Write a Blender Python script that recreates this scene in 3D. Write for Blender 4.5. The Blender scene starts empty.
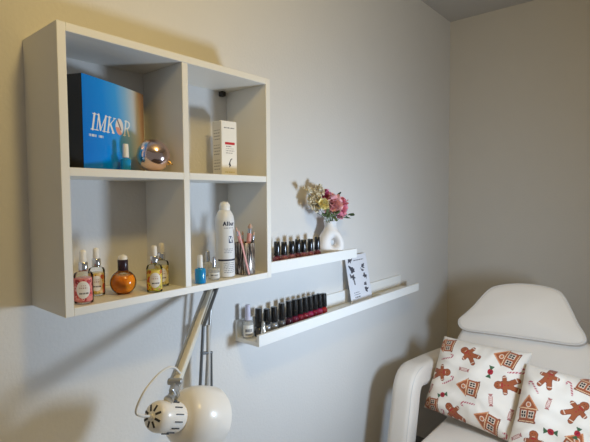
import bpy, bmesh, math, random
import numpy as np
from mathutils import Vector, Matrix
random.seed(7)
rng = np.random.default_rng(5)
S = bpy.context.scene
col = S.collection
PI = math.pi
SHZ = 1.2                                   # height of the underside of the cube shelf

# ------------------------------------------------------------------ materials
def mat(name, rgb, rough=.5, metal=0., trans=0., ior=1.45, coat=0., bump=0., bscale=200., var=0., spec=.5, attr=False, sheen=0.):
    m = bpy.data.materials.new(name); m.use_nodes = True
    nt = m.node_tree; b = nt.nodes['Principled BSDF']
    b.inputs['Base Color'].default_value = (*rgb, 1)
    b.inputs['Roughness'].default_value = rough
    b.inputs['Metallic'].default_value = metal
    b.inputs['Transmission Weight'].default_value = trans
    b.inputs['IOR'].default_value = ior
    b.inputs['Coat Weight'].default_value = coat
    b.inputs['Specular IOR Level'].default_value = spec
    if sheen: b.inputs['Sheen Weight'].default_value = sheen
    tc = nt.nodes.new('ShaderNodeTexCoord')
    if attr:
        a = nt.nodes.new('ShaderNodeVertexColor'); a.layer_name = 'Col'
        nt.links.new(a.outputs['Color'], b.inputs['Base Color'])
    elif var:
        n = nt.nodes.new('ShaderNodeTexNoise'); n.inputs['Scale'].default_value = 9; n.inputs['Detail'].default_value = 4
        nt.links.new(tc.outputs['Object'], n.inputs['Vector'])
        r = nt.nodes.new('ShaderNodeMapRange'); r.inputs['To Min'].default_value = 1 - var; r.inputs['To Max'].default_value = 1 + var
        nt.links.new(n.outputs['Fac'], r.inputs['Value'])
        h = nt.nodes.new('ShaderNodeHueSaturation'); h.inputs['Color'].default_value = (*rgb, 1)
        nt.links.new(r.outputs['Result'], h.inputs['Value']); nt.links.new(h.outputs['Color'], b.inputs['Base Color'])
    if bump:
        n2 = nt.nodes.new('ShaderNodeTexNoise'); n2.inputs['Scale'].default_value = bscale; n2.inputs['Detail'].default_value = 3
        nt.links.new(tc.outputs['Object'], n2.inputs['Vector'])
        bp = nt.nodes.new('ShaderNodeBump'); bp.inputs['Strength'].default_value = bump; bp.inputs['Distance'].default_value = .002
        nt.links.new(n2.outputs['Fac'], bp.inputs['Height']); nt.links.new(bp.outputs['Normal'], b.inputs['Normal'])
    return m

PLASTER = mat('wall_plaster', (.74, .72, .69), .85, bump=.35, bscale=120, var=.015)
PLASTER_SHADED = mat('shaded_wall_plaster', (.60, .56, .50), .9, bump=.3, bscale=120, var=.015)  # same wall paint, with the back wall's dimmer light put into the colour
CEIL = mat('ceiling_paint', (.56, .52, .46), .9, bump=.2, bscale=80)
FLOOR = mat('floor_laminate', (.16, .13, .11), .5, var=.25)
WHITE = mat('white_melamine', (.83, .81, .76), .42, bump=.04, bscale=300)
LEDGEW = mat('white_lacquer', (.86, .86, .84), .4)
LEATHER = mat('white_leather', (.76, .69, .61), .48, bump=.25, bscale=420, var=.02)
PIPING = mat('leather_piping', (.66, .62, .58), .5)
DARK = mat('dark_frame', (.035, .033, .032), .5)
STEEL = mat('brushed_steel', (.58, .58, .57), .35, metal=.9)
DSTEEL = mat('dark_steel', (.20, .21, .22), .38, metal=.85)
CHROME = mat('chrome', (.8, .8, .82), .15, metal=1)
LAMPW = mat('lamp_enamel', (.88, .84, .78), .28, coat=.3)
CREAM = mat('cream_bar', (.72, .68, .58), .4)
CABLE = mat('white_cable', (.72, .70, .66), .5)
BLACKP = mat('black_plastic', (.008, .008, .009), .25, coat=.4)
SOFTW = mat('white_plastic', (.86, .84, .80), .4)
RUBBER = mat('cream_rubber', (.85, .80, .72), .5)
GLASS = mat('clear_glass', (.96, .97, .97), .03, trans=1.0, ior=1.3)
def thin_glass(name, tint=(.97, .98, .98)):
    m = bpy.data.materials.new(name); m.use_nodes = True; nt = m.node_tree; nt.nodes.clear()
    o = nt.nodes.new('ShaderNodeOutputMaterial'); mx = nt.nodes.new('ShaderNodeMixShader'); fr = nt.nodes.new('ShaderNodeFresnel'); fr.inputs['IOR'].default_value = 1.28
    tr = nt.nodes.new('ShaderNodeBsdfTransparent'); tr.inputs['Color'].default_value = (*tint, 1)
    gl = nt.nodes.new('ShaderNodeBsdfGlossy'); gl.inputs['Roughness'].default_value = .05
    nt.links.new(fr.outputs['Fac'], mx.inputs['Fac']); nt.links.new(tr.outputs['BSDF'], mx.inputs[1]); nt.links.new(gl.outputs['BSDF'], mx.inputs[2]); nt.links.new(mx.outputs['Shader'], o.inputs['Surface'])
    return m
GLASS = thin_glass('clear_bottle_glass')
CERAMIC = mat('matt_ceramic', (.83, .80, .78), .6, bump=.08, bscale=90)
PAINT = mat('printed_paper', (1, 1, 1), .55, attr=True)
GLOSSP = mat('glossy_print', (1, 1, 1), .13, attr=True, coat=.6)
FABRIC = mat('printed_cotton', (1, 1, 1), .85, attr=True, bump=.25, bscale=700, sheen=.15)
BULB = mat('lamp_bulb_glass', (.9, .88, .84), .3)

# ------------------------------------------------------------------ mesh builder
class MB:
    def __init__(s): s.v = []; s.f = []; s.m = []; s.mi = 0; s.sm = []
    def add(s, vs, fs, smooth=True):
        o = len(s.v); s.v += [tuple(v) for v in vs]
        for f in fs: s.f.append([i + o for i in f]); s.m.append(s.mi); s.sm.append(smooth)
        return s
    def box(s, c, d, M=None):
        x, y, z = [k / 2 for k in d]; c = Vector(c)
        vs = [Vector((a * x, b * y, e * z)) for a in (-1, 1) for b in (-1, 1) for e in (-1, 1)]
        if M is not None: vs = [M @ v for v in vs]
        return s.add([v + c for v in vs], [(0, 1, 3, 2), (4, 6, 7, 5), (0, 4, 5, 1), (2, 3, 7, 6), (0, 2, 6, 4), (1, 5, 7, 3)], False)
    def bbox(s, c, d, bev=.003, seg=2, M=None):
        bm = bmesh.new(); bmesh.ops.create_cube(bm, size=1)
        for v in bm.verts: v.co = Vector((v.co.x * d[0], v.co.y * d[1], v.co.z * d[2]))
        bmesh.ops.bevel(bm, geom=bm.edges[:], offset=bev, segments=seg, profile=.5, affect='EDGES')
        bm.verts.index_update(); c = Vector(c)
        s.add([((M @ v.co) if M is not None else v.co) + c for v in bm.verts], [[v.index for v in f.verts] for f in bm.faces], seg > 2)
        bm.free(); return s
    def lathe(s, prof, seg=24, M=None, o=(0, 0, 0)):
        M = M or Matrix.Identity(3); o = Vector(o); vs = []; fs = []; n = len(prof)
        for r, z in prof:
            for k in range(seg):
                a = 2 * PI * k / seg; vs.append(M @ Vector((max(r, 1e-5) * math.cos(a), max(r, 1e-5) * math.sin(a), z)) + o)
        for i in range(n - 1):
            for k in range(seg):
                k2 = (k + 1) % seg; fs.append((i * seg + k, i * seg + k2, (i + 1) * seg + k2, (i + 1) * seg + k))
        fs.append(list(range(seg))[::-1]); fs.append([(n - 1) * seg + k for k in range(seg)])
        return s.add(vs, fs)
    def sweep(s, path, sect, up=(0, 0, 1), scales=None):
        """sweep a closed 2-D section along a 3-D path"""
        P = [Vector(p) for p in path]; n = len(P); m = len(sect); vs = []; fs = []; up = Vector(up)
        for i, p in enumerate(P):
            t = (P[min(i + 1, n - 1)] - P[max(i - 1, 0)]).normalized()
            a = t.cross(up)
            if a.length < 1e-4: a = t.cross(Vector((1, 0, 0)))
            a.normalize(); b = a.cross(t).normalized(); k = scales[i] if scales else 1
            vs += [p + a * (x * k) + b * (y * k) for x, y in sect]
        for i in range(n - 1):
            for k in range(m):
                k2 = (k + 1) % m; fs.append((i * m + k, i * m + k2, (i + 1) * m + k2, (i + 1) * m + k))
        fs.append(list(range(m))[::-1]); fs.append([(n - 1) * m + k for k in range(m)])
        return s.add(vs, fs)
    def tube(s, path, r, seg=10, scales=None):
        return s.sweep(path, [(r * math.cos(2 * PI * k / seg), r * math.sin(2 * PI * k / seg)) for k in range(seg)], scales=scales)
    def rod(s, a, b, r, seg=10): return s.tube([a, b], r, seg)
    def build(s, name, mats, parent=None, sharp=True):
        me = bpy.data.meshes.new(name); me.from_pydata(s.v, [], s.f)
        for m in (mats if isinstance(mats, (list, tuple)) else [mats]): me.materials.append(m)
        me.polygons.foreach_set('material_index', s.m); me.polygons.foreach_set('use_smooth', s.sm)
        bm = bmesh.new(); bm.from_mesh(me); bmesh.ops.recalc_face_normals(bm, faces=bm.faces[:])
        if sharp:
            for e in bm.edges:
                if len(e.link_faces) == 2 and e.calc_face_angle(0) > .7: e.smooth = False
        bm.to_mesh(me); bm.free()
        o = bpy.data.objects.new(name, me); col.objects.link(o)
        if parent: o.parent = parent
        return o

def spline(pts, n=8):
    P = [Vector(p) for p in pts]; P = [2 * P[0] - P[1]] + P + [2 * P[-1] - P[-2]]; out = []
    for i in range(1, len(P) - 2):
        a, b, c, d = P[i - 1:i + 3]
        for k in range(n):
            t = k / n
            out.append(.5 * ((2 * b) + (c - a) * t + (2 * a - 5 * b + 4 * c - d) * t * t + (3 * b - a - 3 * c + d) * t ** 3))
    return out + [P[-2]]
def rrect(w, h, r, n=4):
    out = []
    for cx, cy, a0 in ((w / 2 - r, h / 2 - r, 0), (-w / 2 + r, h / 2 - r, 90), (-w / 2 + r, -h / 2 + r, 180), (w / 2 - r, -h / 2 + r, 270)):
        for k in range(n + 1):
            a = math.radians(a0 + 90 * k / n); out.append((cx + r * math.cos(a), cy + r * math.sin(a)))
    return out
def frame(z, x=(1, 0, 0)):
    """3x3 matrix whose third column is z"""
    z = Vector(z).normalized(); x = Vector(x); x = (x - z * x.dot(z)).normalized(); y = z.cross(x)
    return Matrix((x, y, z)).transposed()

def sheet(name, pos, colr, nu, nv, m, parent=None, thick=0., closed=False):
    """a printed surface: pos(u,v) gives (n,3), colr(u,v) gives (n,3) linear colours; u right, v up, both 0..1"""
    u, v = np.meshgrid(np.linspace(0, 1, nu), np.linspace(0, 1, nv)); u = u.ravel(); v = v.ravel()
    p = pos(u, v); c = colr(u, v)
    i = np.arange(nu * nv).reshape(nv, nu)
    q = np.stack([i[:-1, :-1], i[:-1, 1:], i[1:, 1:], i[1:, :-1]], -1).reshape(-1, 4)
    me = bpy.data.meshes.new(name); me.from_pydata(p.tolist(), [], q.tolist())
    a = me.color_attributes.new('Col', 'FLOAT_COLOR', 'POINT')
    a.data.foreach_set('color', np.concatenate([c, np.ones((len(c), 1))], 1).astype(np.float32).ravel())
    me.polygons.foreach_set('use_smooth', [True] * len(me.polygons)); me.materials.append(m)
    o = bpy.data.objects.new(name, me); col.objects.link(o)
    if parent: o.parent = parent
    return o

def lin(r, g, b): return np.array([((k / 255 + .055) / 1.055) ** 2.4 if k > 10 else k / 255 / 12.92 for k in (r, g, b)])

# ------------------------------------------------------------------ things
def tag(o, label, cat, group=None):
    o['label'] = label; o['category'] = cat
    if group: o['group'] = group
    return o
def thing(name, label, cat, loc, rz=0., group=None):
    o = bpy.data.objects.new(name, None); col.objects.link(o); o.empty_display_size = .05
    o.location = loc; o.rotation_euler = (0, 0, rz)
    return tag(o, label, cat, group)
def struct(o): o['kind'] = 'structure'; return o
def dup(root, loc, rz=0., label=None):
    r = root.copy(); col.objects.link(r); r.location = loc; r.rotation_euler = (0, 0, rz)
    if label: r['label'] = label
    for ch in list(root.children):
        c = ch.copy(); col.objects.link(c); c.parent = r
        for g in list(ch.children):
            d = g.copy(); col.objects.link(d); d.parent = c
    return r

# ------------------------------------------------------------------ room
struct(MB().box((-.05, .9, 1.2), (.1, 4.6, 2.6)).build('wall_left', PLASTER))
struct(MB().box((1.55, 2.23, 1.2), (3.1, .1, 2.6)).build('wall_back', PLASTER_SHADED))
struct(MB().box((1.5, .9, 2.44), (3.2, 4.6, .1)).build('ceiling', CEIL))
struct(MB().box((1.5, .9, -.05), (3.2, 4.6, .1)).build('floor', FLOOR))

# ------------------------------------------------------------------ cube shelf
D = .1596; W = .55; H = .538; T = .016
sh = thing('cube_shelf', 'large white wall shelf of four open square compartments', 'shelf', (0, 0, SHZ))
for y in (T / 2, W - T / 2): MB().bbox((D / 2, y, H / 2), (D, T, H), .0008, 1).build('side_panel', WHITE, sh)
for nm, z in (('top_panel', H - T / 2), ('bottom_panel', T / 2)):
    MB().bbox((D / 2, W / 2, z), (D, W - 2 * T, T), .0008, 1).build(nm, WHITE, sh)
MB().bbox((D / 2 - .0005, W / 2, H / 2), (D - .001, T, H - 2 * T), .0008, 1).build('upright_divider', WHITE, sh)
for y in (T + (W / 2 - 1.5 * T) / 2, W - T - (W / 2 - 1.5 * T) / 2):
    MB().bbox((D / 2 - .0005, y, H / 2), (D - .001, W / 2 - 1.5 * T, T), .0008, 1).build('middle_board', WHITE, sh)
for y in (T + .008, W - T - .022):
    b = MB().bbox((.009, y, H - T - .0075), (.016, .014, .013), .002, 2); b.lathe([(.004, 0), (.004, .003)], 10, frame((1, 0, 0)), (.016, y, H - T - .0075))
    b.build('hanging_bracket', DARK, sh)
UP = SHZ + H / 2 + T / 2 + .0004        # top of the middle boards
LO = SHZ + T + .0004                    # top of the bottom board

# ------------------------------------------------------------------ stroke lettering
def seg_d(x, y, a, b):
    ax, ay = a; bx, by = b; dx, dy = bx - ax, by - ay
    t = np.clip(((x - ax) * dx + (y - ay) * dy) / (dx * dx + dy * dy + 1e-12), 0, 1)
    return np.hypot(x - ax - t * dx, y - ay - t * dy)
def strokes(x, y, segs):
    m = np.zeros_like(x, bool)
    for a, b, w in segs: m |= seg_d(x, y, a, b) < w
    return m
TK, TN, SF = .075, .035, .03
SERIF = {
 'I': (.42, [((.2, 0), (.2, 1), TK), ((.05, 0), (.35, 0), SF), ((.05, 1), (.35, 1), SF)]),
 'M': (1.02, [((.15, 0), (.15, 1), TN), ((.15, 1), (.48, .05), TK), ((.48, .05), (.83, 1), TN), ((.83, 0), (.83, 1), TK), ((.02, 0), (.28, 0), SF), ((.68, 0), (.97, 0), SF), ((.02, 1), (.18, 1), SF), ((.8, 1), (.97, 1), SF)]),
 'K': (.82, [((.18, 0), (.18, 1), TK), ((.7, .97), (.2, .42), TN), ((.34, .55), (.72, .02), TK), ((.04, 0), (.32, 0), SF), ((.04, 1), (.32, 1), SF), ((.58, 1), (.8, 1), SF), ((.6, 0), (.82, 0), SF)]),
 'R': (.8, [((.18, 0), (.18, 1), TK), ((.2, 1), (.45, .98), SF), ((.45, .98), (.6, .88), .05), ((.6, .88), (.63, .75), TK), ((.63, .75), (.58, .6), .06), ((.58, .6), (.42, .5), .04), ((.42, .5), (.2, .49), SF), ((.4, .49), (.7, .02), TK), ((.04, 0), (.32, 0), SF), ((.04, 1), (.2, 1), SF), ((.62, 0), (.78, 0), SF)]),
 'O': (.95, []),
}
def word_mask(x, y, txt, x0, y0, h, slant=.2):
    m = np.zeros_like(x, bool); cx = x0
    for ch in txt:
        wd, sg = SERIF[ch]
        yy = (y - y0) / h; xx = (x - cx) / (h * .95) - slant * yy
        m |= strokes(xx, yy, sg); cx += wd * h * .95
        if ch == 'O': oc = cx - wd * h * .95 / 2
    return m, oc
def text_rows(x, y, rows, pitch=.0016, seed=1):
    """tiny rows of print too small to read: (x0, x1, y, height)"""
    m = np.zeros_like(x, bool)
    for k, (x0, x1, yc, h) in enumerate(rows):
        f = np.sin(x * 2 * PI / (pitch) + k) + .7 * np.sin(x * 2 * PI / (pitch * 2.7) + 2 * k + seed)
        m |= (np.abs(y - yc) < h / 2) & (x > x0) & (x < x1) & (f > -.7)
    return m

# ------------------------------------------------------------------ blue presentation box
bw, bh, bt = .197, .184, .048
ang = math.atan2(.180, -.080)
bx = thing('product_box', 'tall glossy blue box with black side and white lettering', 'box', (.130, .0555, UP), ang)
MB().bbox((bw / 2, bt / 2 + .0008, bh / 2), (bw, bt, bh), .0015, 2).build('box_body', BLACKP, bx)
def bpos(u, v):
    bow = .004 * np.sin(PI * u) ** 1
    return np.stack([u * bw, -bow - .0002, .0005 + v * (bh - .001)], 1)
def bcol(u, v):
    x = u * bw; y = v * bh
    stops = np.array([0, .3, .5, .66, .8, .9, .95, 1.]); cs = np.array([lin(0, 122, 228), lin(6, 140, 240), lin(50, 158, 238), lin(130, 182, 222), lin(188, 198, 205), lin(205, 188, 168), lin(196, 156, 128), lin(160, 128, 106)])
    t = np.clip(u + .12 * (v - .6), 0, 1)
    c = np.stack([np.interp(t, stops, cs[:, k]) for k in range(3)], 1)  # blue to beige run: the room's reflection painted into the front colour
    m, oc = word_mask(x, y, 'IMKOR', .019, .0795, .0315)
    oc += .2 * .0315 * .95 * .5
    c[m] = lin(235, 238, 240)
    e = ((x - oc) / .0125) ** 2 + ((y - .0955) / .0175) ** 2 < 1
    c[e] = lin(232, 226, 224)
    e2 = e & ((x - oc) * .6 + (y - .088) * .5 < .002) & (y < .094); c[e2] = lin(226, 158, 140)
    e3 = e & (np.abs((x - oc) - .002 + (y - .094) * .55) < .0022) & (y > .088); c[e3] = lin(120, 120, 135)
    r = text_rows(x, y, [(.015, .035, .0675, .0050), (.041, .054, .0675, .0050)], .0045); c[r] = lin(205, 222, 238)
    return c
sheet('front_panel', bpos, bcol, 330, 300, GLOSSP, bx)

# ------------------------------------------------------------------ small bottles
def painted_label(name, r, z0, z1, a0, a1, colr, parent, n=(90, 90), m=PAINT):
    def pos(u, v):
        a = a0 + (a1 - a0) * u
        return np.stack([r * np.cos(a), r * np.sin(a), z0 + v * (z1 - z0)], 1)
    return sheet(name, pos, colr, n[0], n[1], m, parent)
VIEW = -math.radians(32)       # the way labels are turned, towards the seat in front of the shelf

def dropper(name, label, loc, liquid, floral, h=.104, r=.0175, fill=.8):
    t = thing(name, label, 'bottle', loc, 0, 'dropper oil bottles on the bottom board')
    hb = h * .60
    MB().lathe([(r - .003, 0), (r - .0008, .001), (r, .004), (r, hb - .008), (r - .002, hb - .003), (r - .009, hb), (.0075, hb + .002), (.0075, hb + .004)], 28).build('glass_body', GLASS, t)
    MB().lathe([(r - .004, .003), (r - .002, .005), (r - .002, hb * fill - .003), (r - .003, hb * fill)], 28).build('oil_filling', liquid, t)
    MB().lathe([(.0085, hb + .002), (.0088, hb + .003), (.0088, hb + .016), (.0078, hb + .0175), (.0062, hb + .018)], 24).build('metal_collar', CHROME, t)
    MB().lathe([(.006, hb + .017), (.0068, hb + .020), (.0062, h - .010), (.0062, h - .004), (.0045, h - .001), (.002, h)], 18).build('dropper_bulb', RUBBER, t)
    sd = int(abs(loc[1]) * 1000) + 3; rr = np.random.default_rng(sd); blobs = rr.random((34, 4))
    def lc(u, v):
        c = np.tile(floral[0], (len(u), 1))
        for k, (a, b, s, w) in enumerate(blobs):
            d = np.hypot((u - a) * 1.25, v - b) < .06 + .07 * s
            c[d] = floral[1 + k % (len(floral) - 1)]
            d2 = np.hypot((u - a) * 1.25, v - b) < .02 + .02 * s; c[d2] = floral[1 + (k + 1) % (len(floral) - 1)] * .6
        e = ((u - .55) / .30) ** 2 + ((v - .5) / .38) ** 2 < 1; c[e] = lin(238, 232, 224)
        q = (np.abs(v - .34) < .035) & (np.abs(u - .58) < .19) & (np.sin(u * 95) > -.75); c[q] = lin(40, 30, 30)
        q = (np.abs(v - .58) < .03) & (np.abs(u - .55) < .17) & (np.sin(u * 70) > -.3); c[q] = lin(190, 160, 150)
        q = (np.abs(v - .68) < .02) & (np.abs(u - .55) < .13) & (np.sin(u * 80) > -.3); c[q] = lin(200, 170, 160)
        return c
    painted_label('label', r + .0004, .006, hb - .012, VIEW - 1.25, VIEW + 1.15, lc, t)
    return t
RED = mat('pink_oil', (.85, .28, .24), .15, trans=.1); YEL = mat('yellow_oil', (.88, .76, .06), .12, trans=.1); YEL2 = mat('straw_oil', (.84, .68, .25), .12, trans=.1); PALE = mat('pale_oil', (.84, .78, .45), .12, trans=.1)
dropper('dropper_bottle', 'pink dropper bottle with red floral label at front left of bottom compartment', (.1313, .0475, LO), RED, [lin(222, 130, 120), lin(196, 40, 48), lin(224, 92, 90), lin(150, 24, 36), lin(236, 170, 160)])
dropper('dropper_bottle', 'straw yellow dropper bottle standing behind the pink one', (.080, .0985, LO), YEL2, [lin(226, 190, 130), lin(214, 110, 60), lin(236, 200, 90), lin(190, 60, 50), lin(200, 180, 80)], h=.100, r=.0165)
dropper('dropper_bottle', 'bright yellow dropper bottle with orange floral label right of orange bottle', (.1445, .1955, LO), YEL, [lin(232, 205, 90), lin(214, 100, 50), lin(240, 215, 60), lin(200, 70, 40), lin(190, 190, 70)], h=.101, r=.0168)
dropper('dropper_bottle', 'pale dropper bottle half hidden behind the bright yellow one', (.098, .2440, LO), PALE, [lin(225, 212, 160), lin(205, 170, 90), lin(220, 205, 120), lin(190, 150, 80)], h=.100, r=.0162)

# round orange bottle
OR = mat('orange_oil', (1, .32, .02), .12, trans=.1)
t = thing('round_bottle', 'round bottle of orange oil with black and white cap', 'bottle', (.112, .1405, LO))
def ball_prof(r, z0, z1, c, n=14):
    out = []
    for k in range(n + 1):
        z = z0 + (z1 - z0) * k / n; out.append((math.sqrt(max(r * r - (z - c) ** 2, 1e-8)), z))
    return out
MB().lathe([(.012, 0)] + ball_prof(.0265, .0035, .0475, .0245) + [(.0095, .0505), (.0095, .053)], 32).build('glass_body', GLASS, t)
MB().lathe([(.011, .003)] + ball_prof(.0250, .0045, .0400, .0245), 32).build('oil_filling', OR, t)
MB().lathe([(.0100, .050), (.0106, .051), (.0106, .072), (.0098, .0735)], 24).build('black_collar', mat('plum_black_plastic', (.035, .018, .025), .25), t)
MB().lathe([(.0096, .073), (.0096, .0765), (.0080, .0805), (.0045, .0832), (.001, .084)], 24).build('domed_cap', RUBBER, t)

# blue topped bottle on the upper board
def polish(name, label, loc, body, cap, r=.0125, hb=.034, hc=.038, rc=.0082, group=None, collar=None, lab=None, sq=False):
    t = thing(name, label, 'nail polish', loc, 0, group)
    pr = [(r - .0025, 0), (r - .0006, .0008), (r, .003), (r, hb - .010), (r - .0015, hb - .0055), (r - .005, hb - .002), (.006, hb), (.006, hb + .002)]
    if sq: pr = [(r - .0025, 0), (r - .0006, .0008), (r, .003), (r, hb - .0045), (r - .0008, hb - .0025), (r - .003, hb - .001), (rc * .9, hb - .0004), (rc * .85, hb + .0015)]
    MB().lathe(pr, 24).build('bottle_body', body, t)
    if collar: MB().lathe([(rc, hb), (rc + .0003, hb + .001), (rc + .0003, hb + .006), (rc, hb + .0065)], 20).build('metal_collar', collar, t); z = hb + .006
    else: z = hb + .001
    MB().lathe([(rc * .97, z), (rc, z + .001), (rc * .93, z + hc * .6), (rc * .86, z + hc - .0018), (rc * .74, z + hc - .0004), (rc * .3, z + hc)], 20).build('cap', cap, t)
    if lab is not None: painted_label('label', r + .0003, .005, hb - .012, VIEW - 1.1, VIEW + 1.1, lab, t, (60, 40))
    return t
BLUE = mat('blue_polish', (.01, .28, .62), .15, coat=.6)
polish('polish_bottle', 'small blue bottle with white cap in front of the glossy box', (.1180, .1500, UP), BLUE, SOFTW, r=.0105, hb=.027, hc=.029, rc=.0066, sq=True)

# rose metallic ball
t = thing('bauble', 'shiny rose gold ball beside the blue box', 'ornament', (.119, .2155, UP))
ROSE = mat('rose_mirror', (.88, .68, .64), .14, metal=1.)
MB().lathe([(math.sin(a) * .0360, .0360 - math.cos(a) * .0360) for a in [PI * k / 24 for k in range(25)]], 40).build('ball', ROSE, t)
M_ = frame((.55, .75, -.42))
b = MB().lathe([(.0055, .034), (.0058, .0355), (.0058, .0385), (.0045, .0392)], 20, M_, (0, 0, .0360))
ring = [M_ @ Vector((.0032 * math.cos(a), 0, .0420 + .0032 * math.sin(a))) + Vector((0, 0, .0360)) for a in [2 * PI * k / 16 for k in range(17)]]
b.tube(ring, .0008, 6); b.build('hanger_cap', mat('gold_metal', (.75, .52, .22), .25, metal=1.), t)

# white carton on the upper right board
cw, cd, chh = .0505, .040, .146
t = thing('carton', 'slim white carton with a red stripe on the upper right board', 'box', (.0875, .4385, UP), math.radians(90 - 5))
MB().bbox((cw / 2, cd / 2 + .0004, chh / 2), (cw, cd, chh), .0008, 1).build('carton_body', mat('carton_card', (.82, .80, .76), .6), t)
def ccol(u, v):
    x = u * cw; y = v * chh; c = np.tile(lin(240, 236, 228), (len(u), 1))
    q = (np.abs(y - .087) < .0035) & (x > .011) & (x < .044); c[q] = lin(196, 36, 44)
    c[text_rows(x, y, [(.008, .043, .1285, .0030)], .004)] = lin(120, 118, 118)
    c[text_rows(x, y, [(.014, .032, .079, .0022), (.014, .040, .073, .0020), (.014, .042, .067, .0020), (.014, .036, .061, .0020)], .003)] = lin(150, 140, 138)
    c[text_rows(x, y, [(.010, .042, .010, .003)], .003)] = lin(205, 195, 150)
    d = strokes(x, y, [((.024, .030), (.030, .044), .0014), ((.030, .044), (.034, .046), .0012), ((.026, .034), (.028, .028), .0022), ((.0265, .028), (.0255, .024), .0012)]); c[d] = lin(45, 40, 50)
    return c
sheet('front_print', lambda u, v: np.stack([.0008 + u * (cw - .0016), np.full_like(u, -.0002), .0008 + v * (chh - .0016)], 1), ccol, 90, 220, PAINT, t)
def scol(u, v):
    x = u * cd; y = v * chh; c = np.tile(lin(222, 216, 204), (len(u), 1))
    c[text_rows(x, y, [(.006, .034, .018 + .008 * k, .0022) for k in range(15) if k % 5 != 4], .0035)] = lin(150, 142, 132)
    return c
sheet('side_print', lambda u, v: np.stack([np.full_like(u, -.0003), .0008 + (1 - u) * (cd - .0016), .0008 + v * (chh - .0016)], 1), scol, 60, 180, PAINT, t)

# ------------------------------------------------------------------ lower right compartment
polish('polish_bottle', 'blue polish bottle with white cap beside the spray can', (.1445, .3190, LO), BLUE, SOFTW, r=.0130, hb=.037, hc=.030, rc=.0066, sq=True)
CLEARP = mat('clear_polish', (.80, .80, .77), .08, trans=.6, ior=1.35)
def wl(u, v):
    c = np.tile(lin(232, 230, 224), (len(u), 1)); q = (np.abs(v - .55) < .13) & (np.abs(u - .5) < .3) & (np.sin(u * 60) > -.6); c[q] = lin(60, 60, 70)
    q = (np.abs(v - .2) < .06) & (np.abs(u - .5) < .3); c[q] = lin(150, 150, 155); return c
CAPSIL = mat('silver_cap', (.62, .62, .64), .22, metal=.9)
polish('polish_bottle', 'clear polish bottle with white label and thin silver cap before the spray can', (.129, .3730, LO), CLEARP, CAPSIL, r=.0145, hb=.030, hc=.026, rc=.0044, lab=wl, sq=True)
polish('polish_bottle', 'silver capped clear polish bottle behind the blue one', (.072, .3990, LO), CLEARP, CAPSIL, r=.0135, hb=.036, hc=.028, rc=.0065)
# spray can
t = thing('spray_can', 'tall white spray can with rounded cap and dark printing', 'spray can', (.1165, .4215, LO))
CR = .0240
MB().lathe([(CR - .002, 0), (CR, .0015), (CR, .148), (CR - .0010, .155), (CR - .0045, .1635), (.0155, .1705), (.0138, .172)], 48).build('can_body', mat('can_lacquer', (.82, .82, .82), .3, coat=.3), t)
MB().lathe([(.0135, .170), (.0140, .172), (.0140, .181), (.0125, .1875), (.0092, .1915), (.005, .1932), (.001, .1936)], 36).build('cap', SOFTW, t)
LET = {'A': (.75, [((0, 0), (.3, 1), .1), ((.3, 1), (.6, 0), .1), ((.12, .35), (.48, .35), .08)]),
       'l': (.34, [((.1, 0), (.1, 1), .1)]),
       'u': (.62, [((.08, .68), (.08, .2), .1), ((.08, .2), (.2, .03), .1), ((.2, .03), (.36, .06), .09), ((.36, .06), (.46, .2), .08), ((.46, .68), (.46, 0), .1)]),
       'r': (.45, [((.08, .68), (.08, 0), .1), ((.1, .45), (.22, .64), .09), ((.22, .64), (.36, .66), .09)]),
       'e': (.6, [((.06, .36), (.5, .36), .08), ((.5, .36), (.44, .58), .09), ((.44, .58), (.28, .68), .09), ((.28, .68), (.1, .55), .09), ((.1, .55), (.06, .3), .1), ((.06, .3), (.16, .08), .09), ((.16, .08), (.32, .02), .09), ((.32, .02), (.48, .1), .08)])}
A0, A1 = VIEW - 1.0, VIEW + 1.5
def cancol(u, v):
    x = u * (A1 - A0) * CR; y = v * .143 + .003; c = np.tile(lin(226, 226, 226), (len(u), 1))
    cx = .0165
    for ch in 'Allur':
        wd, sg = LET[ch]; c[strokes((x - cx) / .0115, (y - .1330) / .0088, [(a_, b_, w_ * 1.25) for a_, b_, w_ in sg])] = lin(24, 30, 58); cx += wd * .0128
    c[text_rows(x, y, [(.018, .046, .1265, .0022)], .003)] = lin(130, 132, 140)
    q = (x > .030) & (x < .0425) & (y > .088) & (y < .106); c[q] = lin(28, 44, 84)
    q2 = q & (strokes(x, y, [((.032, .103), (.0345, .093), .0013), ((.0345, .093), (.041, .105), .0018), ((.037, .090), (.042, .099), .0010)])); c[q2] = lin(226, 228, 230)
    c[text_rows(x, y, [(.018, .042, .073, .0022), (.018, .044, .0685, .0022), (.018, .038, .064, .002)], .003)] = lin(165, 168, 176)
    q = (np.abs(y - .0445) < .0024); c[q] = lin(24, 28, 52)
    c[text_rows(x, y, [(.016, .046, .037 - .0048 * k, .0022) for k in range(6)], .0028)] = lin(150, 152, 160)
    return c
painted_label('can_print', CR + .0003, .003, .146, A0, A1, cancol, t, (240, 320))
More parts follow.
